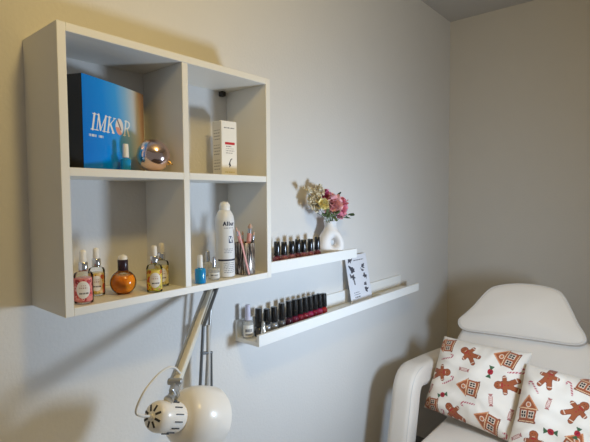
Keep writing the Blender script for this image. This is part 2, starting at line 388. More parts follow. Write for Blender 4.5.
# pencil cup
CUPX, CUPY = .1265, .4815
t = thing('brush_cup', 'striped glittery black and silver cup holding pink brushes', 'cup', (CUPX, CUPY, LO))
CUPM = mat('striped_glitter', (.3, .3, .3), .3, metal=.3)
nt = CUPM.node_tree; bs = nt.nodes['Principled BSDF']
tc = nt.nodes.new('ShaderNodeTexCoord'); mp = nt.nodes.new('ShaderNodeMapping'); mp.inputs['Scale'].default_value = (330, 330, 22)
nz = nt.nodes.new('ShaderNodeTexNoise'); nz.inputs['Scale'].default_value = 1.0; nz.inputs['Detail'].default_value = 2
cr = nt.nodes.new('ShaderNodeValToRGB'); cr.color_ramp.interpolation = 'CONSTANT'
cr.color_ramp.elements[0].color = (.02, .018, .018, 1); cr.color_ramp.elements[1].position = .48; cr.color_ramp.elements[1].color = (.30, .22, .17, 1)
e = cr.color_ramp.elements.new(.55); e.color = (.62, .58, .52, 1); e = cr.color_ramp.elements.new(.62); e.color = (.06, .05, .05, 1)
nt.links.new(tc.outputs['Object'], mp.inputs['Vector']); nt.links.new(mp.outputs['Vector'], nz.inputs['Vector'])
nt.links.new(nz.outputs['Fac'], cr.inputs['Fac']); nt.links.new(cr.outputs['Color'], bs.inputs['Base Color'])
MB().lathe([(.024, 0), (.0265, .001), (.0270, .003), (.0270, .083), (.0262, .084), (.0254, .083), (.0254, .004), (.001, .004)], 36).build('cup_body', CUPM, t)
PINK = mat('pink_handle', (.72, .33, .30), .4); PINKD = mat('dusty_pink_handle', (.55, .25, .23), .4); GREYH = mat('dark_handle', (.04, .035, .035), .4)
BRIS = mat('brush_hair', (.55, .36, .28), .8)
def brush(label, base, top, m, r=.0028, kind='hair'):
    base = Vector(base); top = Vector(top); L = (top - base).length; Mx = frame(top - base)
    t = thing('nail_brush', label, 'brush', (CUPX + base.x, CUPY + base.y, LO + .0045 + base.z), 0, 'brushes in the striped cup')
    MB().lathe([(r * .6, 0), (r, L * .12), (r * 1.15, L * .5), (r, L * .80)], 12, Mx).build('handle', m, t)
    MB().lathe([(r * .95, L * .79), (r * .9, L * .9)], 12, Mx).build('ferrule', CAPSIL, t)
    MB().lathe([(r * .8, L * .89), (r * 1.0, L * .94), (r * .3, L)], 10, Mx).build('bristles', BRIS, t)
brush('pink brush leaning left out of the striped cup', (.006, .004, .002), (-.004, -.027, .122), PINK, .0034)
brush('dusty pink brush standing upright at back of the striped cup', (-.008, -.004, .002), (-.016, .008, .108), PINKD, .003)
brush('thick pink brush leaning right out of the striped cup', (.004, .002, .002), (.002, .0190, .128), PINK, .0062)
brush('black handled brush at the right rim of the striped cup', (.010, .008, .002), (.012, .0225, .108), GREYH, .003)
# a pink stick that lies against the outside of the cup in the photo
t = thing('nail_file', 'slim pink nail file leaning against outside of the striped cup', 'nail file', (CUPX + .0310, CUPY - .014, LO))
Mx = frame((-.05, -.26, 1), (0, 1, 0)); MB().bbox(Mx @ Vector((0, 0, .061)) + Vector((0, 0, .0012)), (.0055, .0018, .120), .0007, 2, Mx).build('file_board', PINK, t)

# ------------------------------------------------------------------ picture ledges
def ledge(name, label, y0, y1, z, screws):
    t = thing(name, label, 'shelf', (0, y0, z)); L = y1 - y0
    MB().bbox((.052, L / 2, .006), (.084, L, .012), .001, 2).build('base_board', LEDGEW, t)
    MB().bbox((.005, L / 2, .031), (.010, L, .062), .001, 2).build('back_board', LEDGEW, t)
    MB().bbox((.097, L / 2, .017), (.010, L, .034), .001, 2).build('front_lip', LEDGEW, t)
    for y in screws:
        MB().lathe([(.004, 0), (.004, .0012), (.002, .0018)], 12, frame((1, 0, 0)), (.010, y, .040)).build('screw', STEEL, t)
ledge('picture_ledge', 'short white wall ledge holding polishes and a vase', .552, 1.070, 1.196, (.1, .42))
ledge('picture_ledge', 'long white wall ledge below with rows of polishes and a card', .556, 1.592, .990, (.1, .97))
U0 = 1.196 + .0124; L0 = .990 + .0124

BURG = mat('burgundy_polish', (.18, .035, .05), .2, coat=.5); MAUVE = mat('dusty_rose_polish', (.36, .12, .14), .2, coat=.5)
POL = 'black capped polishes on the upper ledge'
p0 = None
places = ['first black capped polish on short ledge, next to the cube shelf', 'second black capped polish on short ledge from the cube shelf', 'third black capped polish on short ledge from the cube shelf', 'fourth black capped polish on short ledge from the cube shelf', 'third black capped polish left of the vase', 'second black capped polish left of the vase', 'black capped polish right beside the white vase']
protoA = polish('polish_bottle', places[0], (.055, .6850, U0), BURG, BLACKP, r=.0135, hb=.030, hc=.044, rc=.0107, group=POL)
protoB = polish('polish_bottle', places[1], (.055, .7185, U0), MAUVE, BLACKP, r=.0135, hb=.029, hc=.041, rc=.0107, group=POL)
for i, y in enumerate((.7555, .7860, .8160, .8520, .8905)):
    dup((protoB, protoA, protoB)[i % 3], (.055, y, U0), .3 * i, places[i + 2])

# lower ledge polishes
LP = 'black capped polishes on the long ledge'
LILAC = mat('lilac_cap', (.66, .62, .74), .4)
polish('polish_bottle', 'clear bottle with tall lilac cap at left end of long ledge', (.036, .5755, L0), CLEARP, LILAC, r=.0165, hb=.052, hc=.046, rc=.0085, lab=wl)
t = thing('perfume_flask', 'small silver cone shaped flask at front left of long ledge', 'bottle', (.0765, .600, L0))
MB().lathe([(.0105, 0), (.0112, .001), (.0105, .006), (.0075, .022), (.0045, .034), (.0042, .036)], 24).build('flask_body', mat('silver_glass', (.75, .75, .74), .12, metal=.5), t)
MB().lathe([(.0052, .035), (.0054, .036), (.0050, .046), (.0035, .049), (.001, .0495)], 18).build('stopper', CLEARP, t)
GRY = [mat('smoke_polish', (.055, .055, .06), .18, coat=.5), mat('silver_polish', (.36, .36, .37), .25, metal=.4, coat=.5), mat('graphite_polish', (.16, .16, .17), .25, metal=.3, coat=.5)]
REDS = [mat('aubergine_polish', (.07, .012, .03), .15, coat=.5), mat('plum_polish', (.16, .012, .045), .15, coat=.5), mat('crimson_polish', (.24, .006, .03), .15, coat=.5), mat('raspberry_polish', (.34, .015, .08), .15, coat=.5), mat('scarlet_polish', (.36, .012, .014), .15, coat=.5)]
ys = (.6045, .6400, .6725, .7080, .7430, .7715, .7990, .8255, .8520, .8785, .9045, .9310)
hs = (.085, .077, .078, .082, .083, .083, .081, .081, .080, .080, .078, .077)
seq = [GRY[0], GRY[1], GRY[1], GRY[2], REDS[0], REDS[1], REDS[2], REDS[2], REDS[3], REDS[2], REDS[3], REDS[4]]
lab = ['smoky grey polish with black cap behind the cone flask', 'silver polish with black cap, second in the long row', 'silver polish with black cap, third in the long row', 'graphite polish with black cap before the dark reds begin', 'aubergine polish with black cap after the grey ones', 'plum polish with black cap beside the aubergine one', 'crimson polish with black cap, first of the bright reds', 'crimson polish with black cap, second of the bright reds', 'raspberry polish with black cap, fourth from the right end', 'crimson polish with black cap, third from the right end', 'raspberry polish with black cap beside the scarlet end one', 'scarlet polish with black cap at right end of its row']
proto = {}
for y, h, m, lb in zip(ys, hs, seq, lab):
    k = m.name
    if k not in proto:
        proto[k] = polish('polish_bottle', lb, (.052, y, L0), m, BLACKP, r=.0132, hb=.029, hc=h - .030, rc=.0117, group=LP)
    else: dup(proto[k], (.052, y, L0), .4, lb)

# card with flower drawings
CW, CH = .152, .188
Rm = frame((-.034, 0, .185), (0, 1, 0)); Rm = Matrix((Vector((0, 1, 0)), Vector((-.034, 0, .185)).normalized(), Vector((.185, 0, .034)).normalized())).transposed()
t = thing('greeting_card', 'white card with ink flower drawings leaning on the long ledge', 'card', (.0490, 1.118, L0 + .0005))
MB().box(Rm @ Vector((CW / 2, CH / 2, -.0011)), (CW, CH, .002), Rm).build('card_board', mat('card_stock', (.80, .80, .82), .6), t)
rc_ = np.random.default_rng(11); SC = []
def scrib(cx, cy, s, n, w):
    a = 0; p = (cx, cy)
    for k in range(n):
        q = (cx + (rc_.random() - .5) * s * 2.6, cy + (rc_.random() - .5) * s * 1.9); SC.append((p, q, w * 1.1)); p = q
for cx, cy, s, n, w in [(.030, .170, .011, 7, .0018), (.030, .138, .013, 12, .0026), (.040, .129, .010, 8, .0026), (.032, .108, .012, 9, .002), (.040, .100, .008, 6, .002)]: scrib(cx, cy, s, n, w)
SC += [((.034, .104), (.040, .072), .0022), ((.040, .100), (.044, .072), .0016), ((.016, .160), (.022, .178), .002), ((.030, .160), (.030, .178), .002), ((.038, .166), (.046, .176), .002)]
for cx, cy, s, n, w in [(.118, .138, .010, 10, .0022), (.108, .126, .008, 5, .0018), (.120, .105, .010, 9, .0022), (.124, .092, .008, 6, .0018), (.116, .066, .010, 8, .0020), (.122, .042, .010, 9, .0024), (.112, .048, .007, 5, .002)]: scrib(cx, cy, s, n, w)
def cardcol(u, v):
    x = u * CW; y = v * CH; c = np.tile(lin(226, 228, 236), (len(u), 1))
    c[strokes(x, y, SC)] = lin(72, 72, 82)
    c[text_rows(x, y, [(.052, .128, .166, .0040)], .006)] = lin(110, 112, 122)
    c[text_rows(x, y, [(.026, .066, .040, .0030), (.026, .070, .032, .0030), (.030, .068, .022, .0055)], .005)] = lin(110, 112, 120)
    return c
def cardpos(u, v):
    X = np.array(Rm); q = np.stack([u * CW, v * CH, np.full_like(u, .0002)], 1); return q @ X.T
sheet('card_print', cardpos, cardcol, 220, 280, PAINT, t)
tag(MB().bbox((.062, 1.052, L0 + .0016), (.028, .055, .003), .0006, 1).build('business_card', [DARK]), 'small dark card lying flat on the long ledge left of the white card', 'card')
tag(MB().bbox((.050, 1.305, L0 + .0016), (.045, .085, .003), .0006, 1).build('paper_slip', [mat('buff_paper', (.62, .58, .46), .7)]), 'buff paper slip lying on the long ledge right of the white card', 'paper')

# ------------------------------------------------------------------ vase: a ring shaped bottle
VX, VY = .0510, .975
vn = Vector((.80, -.60, 0)).normalized(); va = Vector((.60, .80, 0))       # face normal, width direction
t = thing('vase', 'white ring shaped ceramic vase with a hole holding flowers', 'vase', (VX, VY, U0))
def ringbody():
    b = MB(); N, Mn = 56, 20; vs = []; fs = []
    hc = Vector((.007, 0, .050))                # hole centre in (width, -, height)
    for i in range(N):
        a = 2 * PI * i / N; ca, sa = math.cos(a), math.sin(a)
        # outer egg outline, flat at the foot
        ox = .0490 * ca * (1 - .22 * max(sa, 0)); oz = .043 + (.064 if sa > 0 else .0425) * math.copysign(abs(sa) ** (.9 if sa > 0 else .62), sa)
        ix = hc.x + .0072 * ca; iz = hc.z + .0135 * sa
        for k in range(Mn):
            q = 2 * PI * k / Mn; w = (1 + math.cos(q)) / 2; dep = .0270 * math.sin(q)
            ex = ix + (ox - ix) * w; ez = iz + (oz - iz) * w
            p = va * ex + vn * dep; vs.append((p.x, p.y, max(ez, .0002)))
    for i in range(N):
        for k in range(Mn):
            i2 = (i + 1) % N; k2 = (k + 1) % Mn; fs.append((i * Mn + k, i2 * Mn + k, i2 * Mn + k2, i * Mn + k2))
    b.add(vs, fs); return b
b = ringbody(); b.build('ring_body', CERAMIC, t)
MB().lathe([(.0270, .092), (.0235, .100), (.0212, .108), (.0208, .116), (.0222, .1235), (.0228, .126), (.0212, .1262), (.0185, .122), (.0175, .114), (.0175, .106), (.001, .105)], 28).build('neck', CERAMIC, t)
NK = Vector((VX, VY, U0 + .112))
STEM = mat('green_stem', (.10, .16, .05), .6); LEAF = mat('dark_leaf', (.045, .085, .035), .6, var=.3); LEAF2 = mat('olive_leaf', (.10, .14, .05), .6, var=.3)
PK = mat('pink_petal', (.86, .33, .45), .6, var=.15); PKL = mat('light_pink_petal', (.92, .52, .54), .6, var=.15); PKD = mat('deep_pink_petal', (.78, .22, .38), .6, var=.15)
YP = mat('yellow_petal', (.93, .82, .42), .6, var=.1); YC = mat('yellow_heart', (.75, .45, .06), .7); BEI = mat('dried_beige', (.72, .64, .47), .8, var=.2)
def petal(b, c, d, L, wd, curl, rr):
    """one curved petal of four by three quads, growing from c along d"""
    d = Vector(d).normalized(); s = d.cross(Vector((rr.random() - .5, rr.random() - .5, rr.random() - .5))).normalized(); n = d.cross(s); vs = []; fs = []
    for i in range(5):
        t_ = i / 4; w = wd * math.sin(PI * min(.12 + t_ * .75, 1)) ** .7
        for j in range(4):
            q = (j / 3 - .5) * 2
            vs.append(c + d * (L * t_) + s * (q * w) + n * (curl * L * t_ * t_ + .25 * w * q * q + .12 * wd * math.sin(5 * q + 9 * t_) * t_))
    for i in range(4):
        for j in range(3): fs.append((i * 4 + j, i * 4 + j + 1, (i + 1) * 4 + j + 1, (i + 1) * 4 + j))
    b.add(vs, fs)
def flower(name, label, c, r, m, face, layers, seed, heart=None, group='cut flowers in the white vase', cat='flower', pw=.36):
    rr = random.Random(seed); c = Vector(c); f = Vector(face).normalized(); Fm = frame(f)
    t = thing(name, label, cat, NK, 0, group)
    rel = c - NK
    b = MB()
    for li, (n, spread, ln, curl) in enumerate(layers):
        for k in range(n):
            a = 2 * PI * (k + .5 * li + rr.random() * .4) / n
            d = Fm @ Vector((math.cos(a) * math.sin(spread), math.sin(a) * math.sin(spread), math.cos(spread)))
            petal(b, rel - f * r * .35, d, r * ln * (.85 + .3 * rr.random()), r * pw, curl, rr)
    b.build('bloom', m, t, sharp=False)
    if heart: MB().lathe([(r * .26 * math.sin(a), r * .22 * (1 - math.cos(a)) - .0) for a in [PI * k / 8 for k in range(9)]], 14, Fm, rel - f * r * .15).build('heart', heart, t)
    MB().tube(spline([Vector((0, 0, -.010)), Vector((rel.x * .25, rel.y * .25, rel.z * .45)), rel - f * r * .4], 6), .0013, 7).build('stem', STEM, t)
CARN = [(13, 1.5, 1.05, .15), (13, 1.15, 1.1, .1), (12, .8, 1.15, .05), (10, .45, 1.2, 0), (6, .15, 1.2, 0)]
DAISY = [(18, 1.45, 1.25, .1), (16, 1.15, 1.2, .05), (12, .75, 1.0, 0), (8, .35, .8, 0)]
FC = (.75, -.55, .15)
flower('carnation', 'large light pink carnation at middle of the bouquet', (.078, .950, 1.3985), .036, PKL, FC, CARN, 1)
flower('carnation', 'small deep pink carnation at the top of the bouquet', (.056, .936, 1.4310), .020, PKD, (.6, -.4, .7), CARN, 2)
flower('chrysanthemum', 'spiky pink chrysanthemum at right of the bouquet', (.072, 1.022, 1.3820), .031, PK, (.75, .1, -.05), DAISY, 3)
flower('rose', 'yellow rose at left of the pink carnation', (.094, .878, 1.3965), .023, YP, (.85, -.5, .1), [(8, 1.25, 1.0, -.25), (7, .9, 1.0, -.2), (6, .55, 1., -.1), (5, .25, .95, 0)], 4, heart=YC, pw=.55)
def puff(label, c, rx, rz, n, seed, m=BEI):
    rr = random.Random(seed); t = thing('dried_flower', label, 'dried flower', NK, 0, 'dried stems in the white vase'); rel = Vector(c) - NK
    b = MB(); base = rel - Vector((0, 0, rz * .9)) - rel.normalized() * .004
    for k in range(n):
        d = Vector((rr.gauss(0, 1), rr.gauss(0, 1), rr.gauss(0, 1))).normalized()
        p = rel + Vector((d.x * rx, d.y * rx, d.z * rz)) * rr.random() ** .4
        b.tube([base, base.lerp(p, .6) + Vector((0, 0, .003)), p], .0004, 4)
        for q in range(2):
            dd = Vector((rr.gauss(0, 1), rr.gauss(0, 1), rr.gauss(0, 1) + .6)).normalized(); petal(b, p, dd, .0095, .0034, .1, rr)
    b.build('seed_head', m, t, sharp=False)
    MB().tube(spline([Vector((0, 0, -.010)), base * .5 + Vector((0, 0, .004)), base], 6), .0009, 6).build('stem', STEM, t)
puff('dense beige dried flower head at left of the bouquet', (.060, .875, 1.4020), .026, .034, 170, 5)
puff('loose beige dried grass at top of the bouquet', (.048, .905, 1.4420), .022, .020, 60, 6)
puff('wispy dried grass tip reaching far left of the bouquet', (.055, .840, 1.4420), .018, .010, 14, 8)
def sprig(label, c, n, L, seed, m=LEAF, spread=1.):
    rr = random.Random(seed); t = thing('leaf_sprig', label, 'leaves', NK, 0, 'leaf sprigs in the white vase'); rel = Vector(c) - NK
    MB().tube(spline([Vector((0, 0, -.010)), rel * .55 + Vector((0, 0, .006)), rel], 6), .001, 6).build('stem', STEM, t)
    b = MB()
    for k in range(n):
        f = .6 + .4 * k / max(n - 1, 1); p = rel * f + Vector((0, 0, .006 * (1 - f)))
        d = Vector((rr.gauss(0, .5) * spread + .4, rr.gauss(0, .8) * spread, rr.gauss(0, .5) * spread)) + rel.normalized() * .7
        petal(b, p, d, L * (.8 + .4 * rr.random()), L * .24, .15, rr)
    b.build('leaves', m, t, sharp=False)
sprig('dark leaves above the pink flowers', (.050, 1.014, 1.4240), 6, .020, 21)
sprig('dark leaves hanging at right of the bouquet', (.076, 1.055, 1.3560), 7, .022, 22)
sprig('dark leaves below the yellow rose', (.086, .900, 1.3620), 7, .024, 23, LEAF2)
sprig('olive leaves over the rim of the vase', (.092, .945, 1.3640), 8, .022, 24, LEAF2)

# ------------------------------------------------------------------ desk below the frame, carrying the lamp
t = thing('desk', 'white desk under the cube shelf carrying the lamp', 'desk', (.25, .05, 0))
MB().bbox((0, 0, .685), (.46, .72, .03), .002, 2).build('desk_top', WHITE, t)
for sx in (-1, 1):
    for sy in (-1, 1): MB().bbox((sx * .20, sy * .33, .335), (.035, .035, .67), .002, 2).build('leg', WHITE, t)

# ------------------------------------------------------------------ work lamp
LB = Vector((.062, .372, .7004))
lm = thing('work_lamp', 'white jointed work lamp with dome shade under the cube shelf', 'lamp', LB)
def R(x, y, z): return Vector((x, y, z)) - LB
b = MB().bbox((0, 0, .010), (.05, .05, .02), .003, 2).lathe([(.010, .018), (.010, .070), (.008, .074)], 18); b.build('base_clamp', DSTEEL, lm)
b = MB().rod(R(.060, .364, .760), R(.050, .4070, 1.180), .0042)
b.build('lower_rod', DSTEEL, lm)
b = MB().rod(R(.066, .380, .760), R(.052, .4270, 1.180), .0050); b.build('lower_rod', STEEL, lm)
b = MB().rod(R(.060, .4136, .760), R(.060, .4154, 1.004), .0040); b.rod(R(.060, .4184, 1.003), R(.060, .386, 1.010), .0042); b.build('spring_post', DSTEEL, lm)
b = MB().rod(R(.063, .398, .760), R(.058, .4100, 1.080), .0058); b.build('lower_bar', mat('pale_grey_bar', (.55, .54, .52), .4), lm)
b = MB().bbox(R(.060, .372, .762), (.022, .060, .030), .004, 2); b.build('lower_joint', DSTEEL, lm)
EL = Vector((.052, .428, 1.1755)); HJ = Vector((.250, .1715, 1.0430))
dr = (HJ - EL).normalized(); sd_ = dr.cross(Vector((0, 0, 1))).normalized(); upv = sd_.cross(dr)
b = MB().bbox(EL - LB, (.020, .024, .022), .004, 3, frame(dr)); b.build('elbow_joint', DSTEEL, lm)
b = MB().sweep([EL - LB, HJ - LB], rrect(.014, .018, .003)); b.build('upper_bar', CREAM, lm)
b = MB().rod(EL - LB - sd_ * .016 + upv * .004, EL.lerp(HJ, .45) - LB - sd_ * .014, .0045); b.build('tension_spring', DSTEEL, lm)
b = MB().rod(EL - LB + sd_ * .014, EL.lerp(HJ, .97) - LB + sd_ * .012, .0048); b.build('upper_rod', STEEL, lm)
# joint at the head, a knurled knob on a fork
b = MB().bbox(HJ - LB + Vector((.003, -.004, -.002)), (.011, .020, .034), .003, 2, frame(dr))
b.lathe([(.006, -.013), (.007, -.012), (.007, .014), (.006, .015)], 14, frame(sd_), HJ - LB + Vector((0, 0, .008)))
K0 = Vector((.262, .1540, 1.0290)) - LB
b.lathe([(.009, -.016), (.0105, -.014), (.0105, -.006), (.006, -.005), (.006, .008), (.0095, .009), (.0095, .016), (.006, .017)], 20, frame((.5, -.85, 0)), K0)
b.rod(HJ - LB, K0, .0055)
b.build('head_joint', STEEL, lm)
HS = 1.11
HA = Vector((-.15, .88, -.40)).normalized(); HC = Vector((.270, .1040, 1.0115))
Hm = frame(HA, (0, 0, 1))            # local x is 'up' on the housing
Hx = Hm @ Vector((1, 0, 0))
stem_base = HC + HA * .046 + Hx * .029
b = MB().rod(K0, stem_base - LB, .0042).lathe([(.0085, 0), (.0085, .004), (.005, .0055)], 16, frame(Hx), stem_base - LB - Hx * .001); b.build('head_stem', DSTEEL, lm)
o = HC - LB
def sc(pr): return [(r * HS, z * HS) for r, z in pr]
hm = MB(); hm.lathe(sc([(.002, 0), (.010, .0003), (.0175, .0018), (.0228, .0060), (.0256, .0125), (.0266, .020), (.0266, .056), (.0260, .060), (.0240, .064), (.0230, .070)]), 40, Hm, o)
hm.mi = 1
for k in range(8):      # radial slots on the end cap
    a = 2 * PI * k / 8 + .2; d = Hm @ Vector((math.cos(a), math.sin(a), 0))
    p0 = o + (d * .0088 + HA * -.0002) * HS; p1 = o + (d * .0190 + HA * .0024) * HS
    hm.sweep([p0, p1], rrect(.0042, .0016, .0006, 2), up=HA)
for k in range(14):     # slots along the side
    a = 2 * PI * k / 14 + .31; d = Hm @ Vector((math.cos(a), math.sin(a), 0))
    hm.sweep([o + (d * .0263 + HA * .031) * HS, o + (d * .0263 + HA * .049) * HS], rrect(.0016, .0052, .0006, 2), up=d)
ho = hm.build('bulb_housing', [LAMPW, DARK], lm)
prof_o = [(.022, .064), (.030, .0655), (.0395, .071), (.0475, .080), (.0530, .092), (.0565, .106), (.0580, .122), (.0585, .140), (.0585, .150)]
prof = prof_o + [(.0575, .150)] + [(r - .001, z + .0012) for r, z in prof_o[::-1]][1:]
MB().lathe(sc(prof), 56, Hm, o).build('lamp_shade', LAMPW, lm)
MB().lathe(sc([(.012, .072), (.013, .085), (.022, .105), (.026, .118), (.022, .133), (.010, .141), (.001, .142)]), 24, Hm, o).build('bulb', BULB, lm)
MB().lathe(sc([(.0050, -.004), (.0056, -.003), (.0056, .001), (.004, .002)]), 14, Hm, o).build('cord_grommet', SOFTW, lm)
c0 = HC - HA * .004
MB().tube(spline([c0 - LB, c0 - LB - HA * .018 + Vector((.004, -.006, .004)), R(.275, .070, 1.036), R(.275, .088, 1.066), R(.262, .1300, 1.0845), R(.246, .169, 1.0800), HJ - LB + Vector((-.010, .022, .012))], 10), .0026, 10).build('power_cord', CABLE, lm)

# ------------------------------------------------------------------ treatment chair
ch = thing('treatment_chair', 'white leather treatment chair with headrest in the corner', 'chair', (.55, 1.4, 0))
def C(x, y, z): return (x - .55, y - 1.4, z)
def cushion(outline, thick, edge=.018, dome=.012, rings=7):
    """outline: list of (a,b); returns verts (a,b,c) and faces of a puffed slab, c towards the front"""
    P = np.array(outline); cen = P.mean(0); n = len(P); vs = []; fs = []
    prof = []
    for k in range(5): a = PI / 2 * k / 4; prof.append((-(1 - math.sin(a)) * edge, -thick + edge * 0 + (thick - edge) * 0 - 0, a))
    rows = []
    # back face ring, rim, front
    rows.append((.03, -thick)); rows.append((edge * .6, -thick)); rows.append((edge * .15, -thick + edge * .35)); rows.append((0, -thick + edge)); rows.append((0, -edge))
    for k in range(1, 5): a = PI / 2 * k / 4; rows.append((edge * (1 - math.cos(a)), -edge + edge * math.sin(a)))
    inr = rows[-1][0]
    dmax = np.min(np.hypot(*(P - cen).T))
    for k in range(1, rings): f = k / rings; rows.append((inr + (dmax - inr) * f, dome * (1 - (1 - f) ** 2)))
    rad = np.hypot(*(P - cen).T)
    for ins, c in rows:
        s = 1 - ins / dmax if ins > edge * 1.01 else 1 - ins / rad
        q = cen + (P - cen) * (np.full(n, s)[:, None] if np.isscalar(s) else s[:, None])
        vs += [(x, y, c) for x, y in q]
    m = len(rows)
    for i in range(m - 1):
        for k in range(n): k2 = (k + 1) % n; fs.append((i * n + k, i * n + k2, (i + 1) * n + k2, (i + 1) * n + k))
    vs.append((cen[0], cen[1], dome)); c0_ = len(vs) - 1
    for k in range(n): fs.append(((m - 1) * n + k, (m - 1) * n + (k + 1) % n, c0_))
    fs.append(list(range(n))[::-1])
    return vs, fs
def smooth_closed(pts, n=6):
    out = []; N = len(pts)
    for i in range(N):
        a, b, c, d = [np.array(pts[(i + k) % N], float) for k in (-1, 0, 1, 2)]
        for k in range(n):
            t_ = k / n; out.append(tuple(.5 * (2 * b + (c - a) * t_ + (2 * a - 5 * b + 4 * c - d) * t_ ** 2 + (3 * b - a - 3 * c + d) * t_ ** 3)))
    return out
# seat
s_out = rrect(.60, .66, .06, 6)
vs, fs = cushion(s_out, .10, .03, .012)
b = MB().add([Vector(C(.585 + x, 1.20 + y, .508 + z)) for x, y, z in vs], fs); b.build('seat', LEATHER, ch)
MB().bbox(C(.585, 1.20, .405), (.56, .60, .04), .006, 2).build('seat_frame', DARK, ch)
# backrest: slanted slab
BA = Vector((.0, .43, .90)).normalized(); BN = Vector((0, -.90, .43)).normalized(); BX = Vector((1, -.03, 0)).normalized()
bo = [(-.275, 0), (.275, 0), (.288, .10), (.292, .25), (.272, .34), (.240, .40), (.18, .42), (0, .425), (-.18, .42), (-.245, .40), (-.278, .34), (-.292, .25), (-.288, .10)]
bo = smooth_closed(bo, 5)
vs, fs = cushion(bo, .10, .028, .012)
B0 = Vector(C(.543, 1.472, .495))
b = MB().add([B0 + BX * x + BA * y + BN * z for x, y, z in vs], fs); b.build('backrest', LEATHER, ch)
# headrest
ho_ = [(-.228, .012), (-.195, 0), (-.10, .000), (0, .0), (.10, .0), (.195, 0), (.232, .012), (.232, .034), (.205, .072), (.176, .122), (.150, .162), (.122, .182), (.06, .194), (-.01, .196), (-.075, .188), (-.122, .172), (-.152, .140), (-.186, .092), (-.215, .060), (-.236, .036)]
ho_ = [(x * 1.03, y * 1.15) for x, y in smooth_closed(ho_, 5)]
HA_ = Vector((0, .44, .90)).normalized(); HN_ = Vector((0, -.90, .44)).normalized(); HX_ = Vector((1, -.02, .052)).normalized()
H0 = Vector(C(.5150, 1.600, .853))
vs, fs = cushion(ho_, .055, .016, .014)
hd = MB().add([H0 + HX_ * x + HA_ * y + HN_ * z for x, y, z in vs], fs).build('headrest', LEATHER, ch)
pp = [H0 + HX_ * (x * .988) + HA_ * (.09 + (y - .09) * .985) + HN_ * (-.008) for x, y in ho_]; pp.append(pp[0]); pp.append(pp[1])
MB().tube([p for p in pp], .0034, 8).build('piping', PIPING, hd)
# armrests, bent down at the front
def norms(P):
    out = []
    for i in range(len(P)):
        t_ = (P[min(i + 1, len(P) - 1)] - P[max(i - 1, 0)]).normalized(); out.append(Vector((1, 0, 0)).cross(t_) * (-1 if Vector((1, 0, 0)).cross(t_).y > 0 else 1))
    return out
def arm(xc):
    pth = spline([(xc, 1.690, .662), (xc, 1.56, .676), (xc, 1.42, .688), (xc, 1.345, .690), (xc, 1.303, .660), (xc, 1.278, .56), (xc, 1.248, .43)], 7)
    MB().sweep([C(*p) for p in pth], rrect(.094, .094, .026, 5), up=(1, 0, 0)).build('armrest', LEATHER, ch)
    for sx in (-1, 1):
        MB().tube([Vector(C(p.x + sx * .0390, p.y, p.z)) + Vector((0, 0, 0)) + nn * .0390 for p, nn in zip(pth, norms(pth))], .0022, 6).build('seam', PIPING, ch)
arm(.192); arm(.980)
MB().bbox(C(.59, 1.36, .405), (.80, .06, .035), .005, 2).build('arm_bracket', DARK, ch)
MB().lathe([(.07, 0), (.07, .355), (.10, .36), (.10, .386)], 28, None, C(.585, 1.25, .03)).build('lifting_column', STEEL, ch)
MB().bbox(C(.585, 1.25, .0155), (.50, .62, .03), .008, 2).build('base_plate', LEATHER, ch)

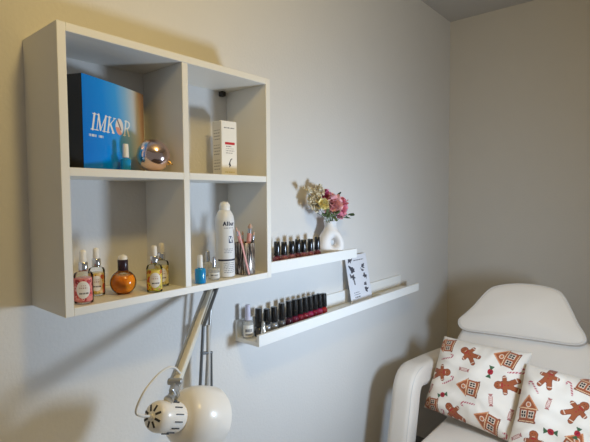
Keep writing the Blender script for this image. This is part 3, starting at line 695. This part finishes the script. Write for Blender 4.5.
# ------------------------------------------------------------------ cushions with gingerbread print
BRN, BRD, ICE = lin(158, 84, 48), lin(128, 60, 34), lin(226, 206, 184)
RD, GRN, PNK = lin(168, 34, 46), lin(60, 92, 60), lin(214, 150, 148)
def paint_motif(c, x, y, kind):
    """x,y centred on the motif in metres, y up"""
    if kind == 'man':
        body = strokes(x, y, [((0, .024), (0, .0245), .0125), ((0, .012), (0, -.006), .0125), ((-.022, .006), (.022, .006), .0068), ((-.006, -.010), (-.014, -.030), .0074), ((.006, -.010), (.014, -.030), .0074)])
        c[body] = BRN
        ed = body & ~strokes(x, y, [((0, .024), (0, .0245), .0107), ((0, .012), (0, -.006), .0107), ((-.022, .006), (.022, .006), .005), ((-.006, -.010), (-.014, -.030), .0056), ((.006, -.010), (.014, -.030), .0056)]); c[ed] = BRD
        c[strokes(x, y, [((-.0245, .001), (-.0225, .011), .0012), ((.0245, .001), (.0225, .011), .0012), ((-.019, -.0255), (-.009, -.029), .0012), ((.019, -.0255), (.009, -.029), .0012), ((-.003, .0190), (.003, .0190), .0007)])] = ICE
        c[strokes(x, y, [((0, .006), (0, .0062), .0019), ((0, -.003), (0, -.0028), .0019)])] = RD
        c[strokes(x, y, [((-.004, .027), (-.004, .0272), .0012), ((.004, .027), (.004, .0272), .0012)])] = lin(50, 25, 15)
        c[strokes(x, y, [((-.006, .0135), (.006, .0135), .0018)])] = RD
    elif kind == 'house':
        wall = (np.abs(x) < .0235) & (y > -.032) & (y < .008); roof = (y >= .004) & (y < .042) & (np.abs(x) < (.042 - y) * .76)
        c[wall | roof] = BRN
        c[(y > -.032) & (y < -.026) & (np.abs(x) < .026)] = BRD
        r2 = (y >= .006) & (y < .042) & (np.abs(x) < (.042 - y) * .76) & (np.abs(x) > (.036 - y) * .76); c[r2] = lin(206, 136, 92)
        c[strokes(x, y, [((-.024, .006), (.024, .006), .0014)])] = lin(226, 190, 150)
        c[(np.hypot(x, y - .016) < .0072)] = ICE; c[(np.hypot(x, y - .016) < .0048)] = lin(190, 110, 66)
        for cx in (-.0105, .0105):
            w = (np.abs(x - cx) < .0078) & (np.abs(y + .010) < .0098); c[w] = ICE
            w = (np.abs(np.abs(x - cx) - .0034) < .0026) & (np.abs(np.abs(y + .010) - .0042) < .0033); c[w] = lin(46, 34, 34)
        c[strokes(x, y, [((-.020, -.028), (.020, -.028), .0012)])] = lin(226, 190, 150)
    elif kind == 'cane':
        sg = [((.004, -.024), (.004, .014), .0026), ((.004, .014), (.0, .021), .0026), ((0, .021), (-.006, .021), .0026), ((-.006, .021), (-.009, .014), .0026)]
        m = strokes(x, y, sg); c[m] = lin(228, 200, 196); c[m & (np.sin((y + x * .8) * 2 * PI / .0085) > -.2)] = lin(176, 74, 82)
    elif kind == 'cred':
        c[strokes(x, y, [((0, 0), (.001, 0), .0088)])] = RD; c[strokes(x, y, [((-.003, .002), (.003, -.002), .0016)])] = lin(120, 20, 40)
        for s in (-1, 1): c[(s * x > .008) & (s * x < .019) & (np.abs(y) < .002 + (s * x - .008) * .62)] = GRN
    elif kind == 'cstripe':
        m = (np.abs(x) < .0115) & (np.abs(y) < .0062); c[m] = lin(226, 206, 194); c[m & (np.abs(np.abs(y) - .0045) < .0012)] = lin(186, 130, 120); c[m & (np.abs(y) < .0022) & (np.sin(x * 2 * PI / .0052) > .1)] = lin(204, 150, 140)
        for s in (-1, 1): c[(s * x > .0115) & (s * x < .018) & (np.abs(y) < .003 + (s * x - .0115) * .6)] = lin(170, 110, 104)
def cushion_print(w, h, motifs):
    def f(u, v):
        x = u * w; y = v * h; c = np.tile(lin(232, 222, 209), (len(u), 1))
        for kind, mu, mv, rot, sc in motifs:
            dx = x - mu * w; dy = y - (1 - mv) * h; sc = sc * {'man': 1.14, 'house': 1.2}.get(kind, 1.15); a = math.radians(rot); ca, sa = math.cos(a), math.sin(a)
            X = (dx * ca + dy * sa) / sc; Y = (-dx * sa + dy * ca) / sc
            k = (np.abs(X) < .05) & (np.abs(Y) < .05)
            if k.any():
                cc = c[k]; paint_motif(cc, X[k], Y[k], kind); c[k] = cc
        return c
    return f
def pillow(name, label, TL, TR, BR, BL, motifs, seed, thick=.072, N=260):
    TL, TR, BR, BL = [np.array(k, float) for k in (TL, TR, BR, BL)]
    cen = (TL + TR + BR + BL) / 4; w = np.linalg.norm(TR - TL); h = np.linalg.norm(TL - BL)
    nrm = np.cross(TR - TL, TL - BL); nrm /= np.linalg.norm(nrm); nrm = nrm if nrm[1] < 0 else -nrm
    t = thing(name, label, 'cushion', tuple(cen), 0, 'gingerbread cushions on the treatment chair')
    rr = np.random.default_rng(seed); ph = rr.random(8) * 6.28
    def base(u, v):
        a = u * 2 - 1; b = v * 2 - 1
        ins = .034                                   # edges draw in between the corners
        a2 = a * (1 - ins * (1 - b * b)); b2 = b * (1 - ins * (1 - a * a)); U = (a2 + 1) / 2; V = (b2 + 1) / 2
        p = (BL[None] * (1 - U)[:, None] + BR[None] * U[:, None]) * (1 - V)[:, None] + (TL[None] * (1 - U)[:, None] + TR[None] * U[:, None]) * V[:, None]
        pf = np.clip((1 - a ** 4) * (1 - b ** 4), 0, 1) ** .55
        wr = .0065 * np.sin(9 * u + 5 * v + ph[0]) * np.sin(4 * v - 3 * u + ph[1]) + .0034 * np.sin(19 * u - 11 * v + ph[2]) + .0022 * np.sin(31 * v + 9 * u + ph[3])
        edge = np.clip(1 - np.abs(a), 0, 1) * np.clip(1 - np.abs(b), 0, 1)
        wr += .004 * np.sin(22 * np.arctan2(b, a) + ph[4]) * np.exp(-edge * 7)
        return p - cen, pf, wr * pf
    def front(u, v): p, pf, wr = base(u, v); return p + nrm * (thick * pf + wr)[:, None]
    sheet('printed_front', front, cushion_print(w, h, motifs), N, N, FABRIC, t)
    def back(u, v): p, pf, wr = base(1 - u, v); return p - nrm * (thick * .55 * pf)[:, None]
    sheet('plain_back', back, lambda u, v: np.tile(lin(232, 224, 214), (len(u), 1)), 50, 50, FABRIC, t)
ML = [('man', .415, .185, 62, 1.0), ('house', .094, .130, 98, .92), ('cane', .172, .286, -70, .95), ('man', .136, .501, -75, 1.0), ('cstripe', .408, .387, 0, 1), ('cred', .683, .332, 85, 1), ('cane', .252, .569, -55, .95), ('house', .507, .582, 92, 1.0), ('cred', .234, .767, 25, .95), ('cstripe', .055, .734, 75, .9), ('house', .105, .93, 95, .9), ('man', .394, .940, 50, 1.0), ('cane', .531, .775, 95, .95), ('house', .761, .886, 80, 1.0), ('man', .878, .43, 105, 1.0), ('house', .806, .132, 80, 1.0), ('cstripe', .763, .642, -75, 1), ('cane', .897, .987, -60, .95), ('cane', .935, .252, -75, .95), ('cstripe', .962, .724, 85, .9), ('cane', .22, 1.0, -60, .9)]
MR = [(k_, mu_ * 1.15 + .01, mv_ * 1.06 + .005, r_, c_) for k_, mu_, mv_, r_, c_ in [('man', .242, .119, -8, 1.0), ('cane', .136, .263, 40, .95), ('cane', .428, .170, 18, .95), ('house', .129, .527, 4, 1.08), ('cstripe', .297, .403, 88, 1), ('man', .518, .394, -40, 1.05), ('cred', .355, .681, 4, 1), ('cstripe', .076, .824, 30, 1), ('man', .236, .846, 6, 1.0), ('house', .555, .08, -12, .95), ('house', .546, .744, -25, 1.0), ('cred', .56, .62, 80, .9), ('man', .80, .2, 30, 1), ('house', .82, .6, 10, 1), ('cane', .9, .85, 30, 1), ('man', .7, .9, 0, 1)]]
pillow('scatter_cushion', 'gingerbread print cushion leaning at left with houses lying sideways', (.258, 1.512, .826), (.598, 1.512, .828), (.574, 1.360, .532), (.226, 1.384, .553), ML, 3)
pillow('scatter_cushion', 'gingerbread print cushion at right overlapping the other, houses standing upright', (.594, 1.450, .806), (.918, 1.425, .804), (.890, 1.300, .548), (.572, 1.305, .545), MR, 4)

# ------------------------------------------------------------------ light
def light(kind, name, loc, energy, colr, size=.1, target=None):
    d = bpy.data.lights.new(name, kind); d.energy = energy; d.color = colr
    if kind == 'AREA': d.shape = 'DISK'; d.size = size
    else: d.shadow_soft_size = size
    o = bpy.data.objects.new(name, d); col.objects.link(o); o.location = loc
    if target: o.rotation_euler = (Vector(target) - Vector(loc)).to_track_quat('-Z', 'Y').to_euler()
    return o
light('POINT', 'warm_ceiling_bulb', (1.02, .11, 2.22), 14.5, (1, .735, .27), .07)
light('AREA', 'cool_work_light', (1.02, .85, 1.14), 8.8, (.625, .79, 1), .21, (0, .88, .93))
wd = bpy.data.worlds.new('World'); S.world = wd; wd.use_nodes = True
wd.node_tree.nodes['Background'].inputs['Color'].default_value = (1, .97, .90, 1); wd.node_tree.nodes['Background'].inputs['Strength'].default_value = .13

# ------------------------------------------------------------------ camera
f, yaw, pitch, roll = 455.32, .70652, .05103, -.00609
fw = Vector((-math.sin(yaw) * math.cos(pitch), math.cos(yaw) * math.cos(pitch), -math.sin(pitch)))
r = Vector((math.cos(yaw), math.sin(yaw), 0)); u = r.cross(fw)
r2 = r * math.cos(roll) + u * math.sin(roll); u2 = -r * math.sin(roll) + u * math.cos(roll)
cd_ = bpy.data.cameras.new('camera'); cam = bpy.data.objects.new('camera', cd_); col.objects.link(cam)
cam.matrix_world = Matrix(((r2.x, u2.x, -fw.x, 1.01693), (r2.y, u2.y, -fw.y, -.3541), (r2.z, u2.z, -fw.z, SHZ + .21865), (0, 0, 0, 1)))
cd_.sensor_fit = 'HORIZONTAL'; cd_.sensor_width = 36; cd_.lens = f / 590 * 36; cd_.clip_start = .01
S.camera = cam
S.view_settings.view_transform = 'Standard'; S.view_settings.look = 'None'
S.view_settings.exposure = .15; S.view_settings.gamma = 1
try: S.view_settings.use_curve_mapping = False
except Exception: pass
